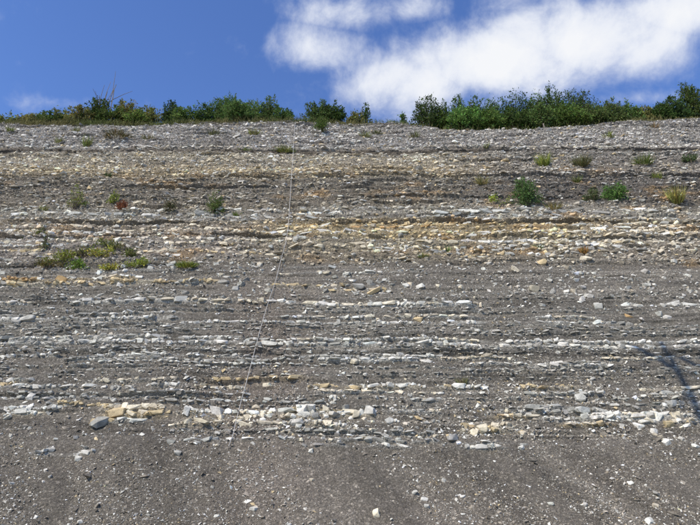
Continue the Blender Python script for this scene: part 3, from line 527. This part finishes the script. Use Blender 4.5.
# ------------------------------------------------------------------ plants
def leaves(P, D, L, W, col, fold=.25):
    """leaf blades: base points P, direction D, length L, width W -> two triangles each as one quad"""
    n = len(P); D = D/(np.linalg.norm(D, axis=1)[:, None]+1e-9); r_ = rng.normal(0, 1, (n, 3)); A = np.cross(D, r_); A /= np.linalg.norm(A, axis=1)[:, None]+1e-9
    B = np.cross(D, A)
    m = P+D*L[:, None]*.45+B*L[:, None]*fold*.3
    V = np.stack([P, m+A*W[:, None]/2, P+D*L[:, None], m-A*W[:, None]/2], 1).reshape(-1, 3)
    return V, np.arange(4*n).reshape(-1, 4), np.repeat(np.clip(col, .005, .6), 4, 0)
def leaf_col(base, n, sd=.28): return np.array(base)[None]*np.exp(rng.normal(0, sd, (n, 1)))*(1+rng.normal(0, .10, (n, 3)))
def bush(name, loc, w, h, colr, label, category='bush', group=None, nl=2600, leaf=.095, spiky=.5, depth=.8, sparse=1.0):
    colr = np.array(colr)*rng.uniform(.78, 1.3)*np.array([rng.uniform(.86, 1.08), 1, rng.uniform(.85, 1.15)])
    root = thing(name, loc, label, category, group)
    stems, LP, LD = [], [], []
    nst = max(5, int(9*sparse)+int(w*2))
    hubs = []
    for k in range(nst):
        a = rng.uniform(0, 2*np.pi); rr = math.sqrt(rng.random())*.42
        tip = np.array([math.cos(a)*rr*w, math.sin(a)*rr*w*depth, h*(rng.uniform(.4, .92)*(1-.8*rr**1.5))])
        mid = tip*np.array([.45, .45, .55]); stems.append(tube([np.array([tip[0]*.12, tip[1]*.12, -.08]), mid, tip], [.022, .014, .007], 4)); hubs += [mid, tip, (mid+tip)/2]
    hubs = np.array(hubs); nsh = max(14, int(nl/26))
    for k in range(nsh):
        b = hubs[rng.integers(len(hubs))]+rng.normal(0, .08, 3)*np.array([w, w*depth, h])
        b[2] = max(b[2], .03)
        out = np.array([b[0]/w*1.9, b[1]/w*1.6, .35+rng.random()*spiky*1.6])+rng.normal(0, .45, 3); out /= np.linalg.norm(out)
        ln = h*rng.uniform(.14, .34)*(1.45 if rng.random() < spiky*.35 else 1)
        tip = b+out*ln+np.array([0, 0, -.05*ln])
        # keep the shoots inside an uneven dome
        q = math.sqrt((tip[0]/(w*.54))**2+(tip[1]/(w*.54*depth))**2)
        lim = h*1.02*math.sqrt(max(.05, 1-min(q, .97)**2))*rng.uniform(.88, 1.12)
        if tip[2] > lim: tip[2] = lim; b[2] = min(b[2], lim*.9)
        if q > 1.08: tip[:2] /= q/1.05
        stems.append(tube([b, (b+tip)/2, tip], [.006, .005, .003], 3))
        m = int(nl/nsh); t = rng.random(m)**.8
        LP.append(b+(tip-b)*t[:, None]+rng.normal(0, .035, (m, 3))); LD.append((tip-b)[None]/ln*.8+rng.normal(0, .75, (m, 3)))
    nc = int(nl*.9); hb = hubs[rng.integers(len(hubs), size=nc)]; cp = hb+rng.normal(0, 1, (nc, 3))*np.array([.10*w+.03, (.10*w+.03)*depth, .09*h])
    qq = np.sqrt((cp[:, 0]/(w*.54))**2+(cp[:, 1]/(w*.54*depth))**2); kk = (cp[:, 2] < h*np.sqrt(np.clip(1-np.minimum(qq, .98)**2, .1, 1))*.97) & (qq < 1.1) & (cp[:, 2] > 0)
    LP.append(cp[kk]); LD.append(rng.normal(0, 1, (kk.sum(), 3))+np.array([0, 0, .3]))
    LP, LD = np.concatenate(LP), np.concatenate(LD); n = len(LP); Ls = leaf*rng.uniform(.6, 1.35, n)
    LP[:, 2] = np.maximum(LP[:, 2], .01)
    v, f, c = leaves(LP, LD, Ls, Ls*rng.uniform(.4, .62, n), leaf_col(colr, n))
    link('foliage', mesh_np('foliage', v, f, M_leaf, c), root)
    v, f = joined(stems); link('stem', mesh_np('stem', v, f, M_bark), root)
    return root
def tuft(name, loc, w, h, colr, label, category='grass tuft', group=None, n=260, lean=.6):
    a = rng.uniform(0, 2*np.pi, n); rr = np.sqrt(rng.random(n)); P = np.stack([np.cos(a)*rr*w*.22, np.sin(a)*rr*w*.22, 0*a-.02], -1)
    L = h*rng.uniform(.45, 1.1, n); D = np.stack([np.cos(a)*rr*lean*w/h, np.sin(a)*rr*lean*w/h, np.ones(n)], -1)+rng.normal(0, .18, (n, 3))
    v, f, c = leaves(P, D, L, .010+.016*rng.random(n), leaf_col(colr, n, .3), .5)
    o = link(name, mesh_np(name, v, f, M_leaf, c), loc=loc, label=label, category=category)
    if group: o['group'] = group
    return o
GD, GM, GO, GY, GB, GR, DRY = (.072, .112, .026), (.115, .17, .042), (.22, .215, .065), (.30, .30, .055), (.11, .19, .04), (.16, .06, .03), (.26, .215, .10)
GC = 'bushes along the crest'
def crest_bush(px, top, w, colr, label, back=.6, **k):
    """w px wide, top row of its crown; stands 'back' metres behind the crest edge"""
    sc = float(np.interp(px, cpx, cs)); x = float(x_of(px, sc)); pl = plateau(x, back)
    pm = F/(pl[1]*math.cos(PITCH)+(pl[2]-HC)*math.sin(PITCH)); x = (px-350)/pm; pl = plateau(x, back)
    up = (262.5-top)/F; d = pl[1]/(math.cos(PITCH)-up*math.sin(PITCH)); ztop = HC+d*(math.sin(PITCH)+up*math.cos(PITCH))
    h = max(.35, (ztop-pl[2])*1.06); return bush(k.pop('name', 'bush'), pl, w/pm, h, colr, label, 'bush', GC, **k)
LB = 'olive scrub bush on the grassy crest'
LG = 'mid green bush on the grassy crest'
RB = 'dark leafy bush in the crest thicket'
RF = 'lighter bush fronting the crest thicket'
for (px, top, w, c, lab, back, k) in [
 (8, 116, 30, GO, LB, .5, dict(nl=1300)), (30, 113, 30, GO, LB, .6, dict(nl=1500)), (48, 110, 28, GM, LB, .5, dict(nl=1500)), (64, 107, 40, GO, LB, .7, dict(nl=1900)), (78, 110, 34, GO, LB, .4, dict(nl=1300)),
 (93, 99, 36, GD, 'dark green arching bush under the bare sapling on the crest', .8, dict(nl=2600, spiky=.9)), (110, 109, 34, GM, LB, .4, dict(nl=1500)), (123, 100, 32, GO, 'rounded olive brown bush, tallest of the grassy left crest', .8, dict(nl=2600, spiky=.2)), (146, 107, 36, GO, LB, .7, dict(nl=2000, spiky=.3)),
 (135, 112, 30, GM, LB, .3, dict(nl=1300)), (167, 101, 20, GD, 'small upright dark bush with two pointed tops on the crest', .7, dict(nl=1500, spiky=1)), (182, 109, 32, GM, LB, .5, dict(nl=1500)),
 (198, 106, 30, GM, LG, .8, dict(nl=1800)), (213, 98, 26, GM, LG, .9, dict(nl=2400, spiky=.9)), (228, 95, 28, GM, LG, 1.0, dict(nl=2400, spiky=1)), (235, 103, 36, GM, 'broad rounded deep green bush hanging over the crest edge', .3, dict(nl=3200, spiky=.3)), (252, 99, 28, GM, LG, .8, dict(nl=2200)), (269, 97, 22, GM, LG, .8, dict(nl=1900, spiky=.9)), (283, 108, 26, GM, LG, .6, dict(nl=1200)),
 (316, 103, 34, GD, 'dark bush on the crest right beside the rope end', .7, dict(nl=2200)), (333, 104, 30, GD, 'dark low bush on the crest next to a grassy gap', .7, dict(nl=2000)), (366, 102, 13, GD, 'narrow spiky bush standing alone on the bare crest', .6, dict(nl=420, spiky=1)), (357, 109, 18, GO, 'small dry olive bush beside a narrow spiky one', .5, dict(nl=700)),
 (404, 109, 9, GM, 'thin sparse little bush at the edge of the thicket', .7, dict(nl=350, spiky=1)),
 (428, 96, 32, GD, 'open twiggy dark bush at the end of the thicket beside the bare crest', .7, dict(nl=2300, spiky=.9)), (447, 97, 28, GD, RB, 1.0, dict(nl=2300)), (462, 95, 30, GD, RB, 1.4, dict(nl=2600, spiky=.9)), (466, 106, 38, GB, RF, .25, dict(nl=3000, spiky=.4)), (482, 94, 30, GD, RB, 1.2, dict(nl=2600)), (500, 92, 34, GD, RB, 1.5, dict(nl=2800)),
 (492, 108, 30, GM, RF, .35, dict(nl=2400)), (520, 89, 38, GD, RB, 1.5, dict(nl=3200)), (516, 106, 34, GD, RB, .4, dict(nl=2600)), (541, 90, 36, GD, RB, 1.4, dict(nl=3000)), (545, 106, 38, GM, RF, .35, dict(nl=3000)), (560, 92, 34, GD, RB, 1.3, dict(nl=2800)),
 (579, 89, 34, GD, 'tall dark bush with a pointed leader in the thicket', 1.4, dict(nl=3200, spiky=1)), (572, 105, 36, GM, RF, .35, dict(nl=2800)), (597, 92, 30, GD, RB, 1.3, dict(nl=2600)), (598, 105, 34, GM, RB, .4, dict(nl=2600)), (615, 100, 30, GM, RB, .8, dict(nl=2400)), (632, 104, 28, GM, RB, .7, dict(nl=2100)), (645, 106, 24, GO, 'pale grassy bush between the thicket and the tall end bush', .8, dict(nl=1600)),
 (662, 104, 28, GD, RB, .7, dict(nl=2200)), (678, 98, 30, GD, RB, .9, dict(nl=2600)), (697, 86, 40, GD, 'tallest dark bush, at the high end of the crest', 1.1, dict(nl=3600, spiky=1)), (722, 88, 40, GD, RB, 1.1, dict(nl=2200))]:
    crest_bush(px, top, w, c, lab, back, **k)

# bare sapling on the crest
pl = plateau(float(x_of(91, float(cs[1]))), 1.0); sp = []
def twig(p, d, L, r, lev):
    pts = [p]; q = p.copy(); dd = d.copy()
    for k in range(5): dd = dd+rng.normal(0, .05, 3); dd /= np.linalg.norm(dd); q = q+dd*L/5; pts.append(q.copy())
    sp.append(tube(pts, np.linspace(r, r*.4, 6), 5))
    if lev:
        for k in (1, 2, 3, 4): twig(pts[k], dd*.6+rng.normal(0, .42, 3)+np.array([0, 0, .35]), L*.42, r*.5, lev-1)
for q_, L_ in (((.03, 0, 1.), 3.0), ((-.2, .05, 1.), 2.3), ((.22, 0, 1.), 2.5), ((-.1, -.05, 1.), 2.7)): twig(np.array([q_[0]*.1, 0, -.1]), np.array(q_)/np.linalg.norm(q_), L_, .034, 1)
sap = thing('bare_sapling', pl, 'thin leafless sapling rising above the bushes on the crest', 'sapling')
for k in range(4):
    st_ = link('stem', mesh_np('stem', sp[5*k][0], sp[5*k][1], M_grey), sap)
    for j in range(1, 5): link('twig', mesh_np('twig', sp[5*k+j][0], sp[5*k+j][1], M_grey), st_)

# plants growing on the face
def on_face(px, py, sink=.03):
    s = float(s_of(py)); x = float(x_of(px, s)); p, nr = surf(np.array([x]), np.array([s])); return p[0]-nr[0]*sink, float(ppm(s))
YG = 'yellow green weed in the bright weed patch'
UP = 'faded grass tuft on rubble below the crest'
GP = 'plants growing on the rock face'
for (kind, px, py, w, h, c, lab, nl) in [
 ('b', 528, 209, 28, 26, (.085, .125, .035), 'dense round green shrub rooted above the white ledge', 2600), ('b', 617, 204, 25, 20, (.075, .14, .03), 'bright green shrub next to a duller low plant above the ledge', 1900), ('b', 594, 204, 18, 11, (.11, .13, .045), 'dull olive low plant next to a bright green shrub', 700),
 ('t', 677, 205, 15, 19, (.24, .22, .06), 'tall straw yellow grass tuft alone near the slope end', 320), ('b', 500, 207, 24, 11, (.26, .27, .04), 'yellow green low spreading plant beside the dense round shrub', 420), ('t', 544, 168, 12, 15, (.17, .2, .04), 'yellow green tuft high on the grey band', 260),
 ('t', 582, 168, 18, 14, (.12, .12, .045), 'brownish olive tuft high on the grey band', 340), ('t', 643, 167, 20, 12, (.10, .13, .03), 'spreading green tuft high on the grey band', 260), ('b', 691, 165, 16, 9, (.06, .10, .03), 'low dark green plant high on the grey band by the slope end', 420),
 ('t', 577, 183, 11, 9, (.15, .17, .05), 'small green tuft on a white ledge', 160), ('t', 657, 180, 10, 9, (.18, .2, .04), 'small bright tuft on a white ledge', 160), ('t', 554, 209, 18, 10, (.22, .19, .07), 'dry yellowish grass tuft beside the dense round shrub', 200), ('t', 482, 184, 16, 10, (.25, .22, .09), 'pale dry grass tuft on dark shale', 200),
 ('b', 323, 134, 20, 16, GD, 'dark green bush on the rubble just under the crest, near the rope', 1400), ('b', 212, 214, 20, 26, (.10, .13, .03), 'tall thin green shrub on the face above pale slabs', 800), ('b', 168, 212, 13, 13, (.12, .12, .05), 'small dull olive shrub on the dark band', 380), ('b', 120, 210, 13, 8, GR, 'low reddish brown plant beside a yellow green one', 500),
 ('b', 113, 205, 11, 11, (.18, .22, .03), 'yellow green plant beside a reddish brown one', 300), ('b', 74, 211, 17, 26, (.17, .19, .05), 'tall sparse yellow green weed on the dark band', 420), ('b', 34, 236, 24, 17, (.085, .10, .025), 'dark olive shrub on pale rubble', 900), ('b', 56, 236, 14, 12, (.09, .11, .025), 'small dark olive shrub on pale rubble', 420), ('t', 117, 236, 8, 12, GY, 'single yellow green tuft on pale rubble', 120),
 ('b', 60, 263, 32, 20, GY, YG, 700), ('b', 79, 270, 26, 14, (.13, .18, .03), YG, 600), ('b', 98, 259, 28, 19, GY, YG, 560), ('b', 84, 257, 26, 14, (.20, .17, .06), YG, 350), ('b', 134, 268, 26, 13, GY, YG, 520), ('b', 127, 258, 22, 13, (.13, .15, .04), YG, 420), ('b', 111, 270, 16, 9, GY, YG, 260), ('b', 46, 268, 22, 11, (.17, .16, .05), YG, 260), ('b', 110, 251, 24, 14, (.2, .2, .05), YG, 300), ('b', 42, 250, 6, 20, (.12, .13, .05), 'single tall thin stalk plant at the edge of the bright weed patch', 140),
 ('t', 187, 268, 26, 8, (.22, .25, .05), 'spreading yellow green grass clump below the pale rubble', 420), ('t', 463, 383, 10, 10, (.16, .15, .07), 'lone olive tuft in a hollow of the lower shale', 170), ('t', 423, 257, 18, 6, (.16, .17, .05), 'flat greenish tuft at the foot of the rubble band', 180), ('t', 448, 251, 6, 8, (.12, .16, .05), 'tiny green sprout in the rubble band', 70), ('t', 584, 255, 11, 9, (.27, .16, .05), 'orange brown dry tuft over a cream slab', 170), ('t', 539, 249, 10, 8, (.10, .13, .04), 'small green tuft in the rubble band', 130),
 ('t', 118, 140, 40, 9, (.14, .12, .05), 'wide brown olive grass patch below the crest bushes', 520), ('t', 150, 140, 24, 6, (.15, .14, .05), UP, 220), ('t', 86, 147, 7, 14, (.17, .19, .05), UP, 120), ('t', 60, 143, 10, 6, (.16, .17, .05), UP, 100), ('t', 255, 137, 14, 8, (.19, .19, .06), UP, 200), ('t', 284, 151, 26, 8, (.18, .20, .05), 'wide yellow green grass patch above the dark ledge by the rope', 380), ('t', 10, 132, 9, 7, (.16, .18, .05), UP, 110), ('t', 76, 132, 10, 6, (.16, .16, .06), UP, 100), ('t', 415, 138, 12, 8, (.15, .14, .06), UP, 150), ('t', 365, 136, 12, 8, (.17, .18, .06), UP, 150), ('t', 377, 133, 14, 6, (.10, .11, .035), UP, 160), ('t', 608, 139, 12, 8, (.18, .19, .05), UP, 150),
 ('t', 486, 148, 8, 8, (.16, .17, .05), UP, 90), ('t', 245, 151, 18, 6, (.16, .18, .05), UP, 190), ('t', 214, 136, 14, 8, (.12, .12, .05), UP, 160), ('t', 654, 128, 14, 7, (.24, .17, .08), UP, 130), ('t', 43, 210, 8, 7, (.17, .18, .05), 'small yellowish tuft by the tall sparse weed', 90), ('t', 108, 176, 8, 6, (.08, .11, .03), 'tiny dark green tuft in a seam of the face', 90), ('t', 236, 213, 9, 6, (.15, .19, .04), 'tiny bright tuft beside the tall thin shrub', 100)]:
    p, pm = on_face(px, py)
    if kind == 'b': bush('shrub', p, w/pm*(1.35 if lab == YG else 1.0), h/pm*(.9 if lab == YG else 1.45), tuple(np.array(c)*(1.0 if lab == YG else 1.2)), lab, 'plant', GP, nl=int(nl*(.8 if lab == YG else .75)), leaf=.055, spiky=1.0, sparse=.4)
    else: tuft('grass_tuft', p, w/pm*1.1, h/pm*1.15, tuple(np.array(c)*1.15), lab, 'grass tuft', GP, n=nl)

# grass along the crest edge
def crest_grass():
    n = 30000; px = rng.uniform(-30, 730, n); sc = np.interp(px, cpx, cs); x = x_of(px, sc)
    dens = np.interp(px, [-30, 60, 160, 270, 290, 330, 350, 395, 420, 440, 620, 640, 665, 730], [.9, 1, .9, .8, 1, .9, .6, .55, .5, .12, .15, .6, .4, .3])*(.4+1.0*vn(x*1.4, 0*x, 401))
    k = rng.random(n) < dens; x, px = x[k], px[k]; n = len(x)
    back = np.abs(rng.normal(0, .55, n))-.12; s = s_crest(x)+back/math.cos(R(53)); P, _ = surf(x, s)
    h = np.where(px < 330, .27, .2)*rng.uniform(.5, 1.4, n)*(.5+vn(x*.9, s, 402)); D = rng.normal(0, .5, (n, 3)); D[:, 2] = 1
    mixc = vn(x*.6, s*.8, 403)[:, None]; cl = (np.array([.22, .19, .08])*mixc+np.array([.11, .14, .04])*(1-mixc))*np.exp(rng.normal(0, .25, (n, 1)))
    v, f, c = leaves(P, D, h, np.full(n, .02), cl, .5); link('grass', mesh_np('grass', v, f, M_leaf, c), kind='stuff', label='dry yellow green grass fringing the crest of the cut', category='grass')
crest_grass()
# grass mats lying on the upper rubble
pst, pm = on_face(544, 127); v, f = tube([(0, 0, -.1), (.01, 0, .12), (.0, .01, .3)], [.03, .03, .028], 7); link('stake', mesh_np('stake', v, f, M_grey), loc=pst, label='short pale wooden stake at the crest edge in front of the thicket', category='stake')

# ------------------------------------------------------------------ the bare tree behind the camera whose branches throw the shadow low on the slope
def sun_back(px, py, ytree):
    s = float(s_of(py)); p, _ = surf(np.array([float(x_of(px, s))]), np.array([s])); p = p[0]; t = (ytree-p[1])/SUN[1]; return p+SUN*t
A = [sun_back(*q, 4.5) for q in ((715, 450), (700, 415), (690, 392), (676, 370), (662, 360), (648, 352), (635, 345))]
B = [sun_back(*q, 4.5) for q in ((676, 370), (670, 358), (664, 350), (661, 341))]
Cb = [sun_back(*q, 4.5) for q in ((722, 381), (711, 374), (700, 367), (685, 360), (670, 354))]
low = A[0]
tr0 = np.array([low[0]+2.8, -.3, 0])
trunk = [tr0+np.array([0, 0, -.2]), tr0+np.array([.05, .1, 2.5]), tr0*.75+low*.25+np.array([.3, 0, low[2]*.12]), tr0*.45+low*.55+np.array([.2, 0, low[2]*.08]), tr0*.15+low*.85, low]
tree = thing('bare_tree', tr0, 'tall leafless tree whose branch shadow falls across the lower slope', 'tree')
def tpart(nm, pts, r): v, f = tube(np.array(pts)-tr0, r, 8); link(nm, mesh_np(nm, v, f, M_grey, smooth=True), tree)
tpart('trunk', trunk, [.34, .28, .24, .18, .11, .065]); tpart('branch', A, np.linspace(.06, .068, len(A))); tpart('branch', B, np.linspace(.06, .045, len(B)))
for tw in (((662, 360), (671, 353), (680, 351)), ((690, 392), (684, 400), (682, 411)), ((676, 370), (688, 372), (697, 379)), ((648, 352), (645, 358), (644, 365))): tpart('twig', [sun_back(*q, 4.5) for q in tw], [.03, .025, .018])
jn = trunk[4]; tpart('branch', [jn, (jn+Cb[0])/2+np.array([.2, 0, .1])]+Cb, np.linspace(.06, .055, len(Cb)+2))

# look-alikes: say which one by counting from the rope along the slope
bpy.context.view_layer.update()
NTH = ['', 'first', 'second', 'third', 'fourth', 'fifth', 'sixth', 'seventh', 'eighth', 'ninth', 'tenth', 'eleventh', 'twelfth', 'thirteenth', 'fourteenth', 'fifteenth', 'sixteenth', 'seventeenth', 'eighteenth', 'nineteenth', 'twentieth']
shared = {}
for o in bpy.data.objects:
    if o.parent is None and 'label' in o: shared.setdefault(o['label'], []).append(o)
for lb, os_ in shared.items():
    if len(os_) < 2: continue
    for side, sel in (('sapling', [o for o in os_ if o.location.x < -2.2]), ('thicket', [o for o in os_ if o.location.x >= -2.2])):
        for k, o in enumerate(sorted(sel, key=lambda q: abs(q.location.x+2.2))):
            o['label'] = lb+', '+NTH[k+1]+' from the rope towards the '+side
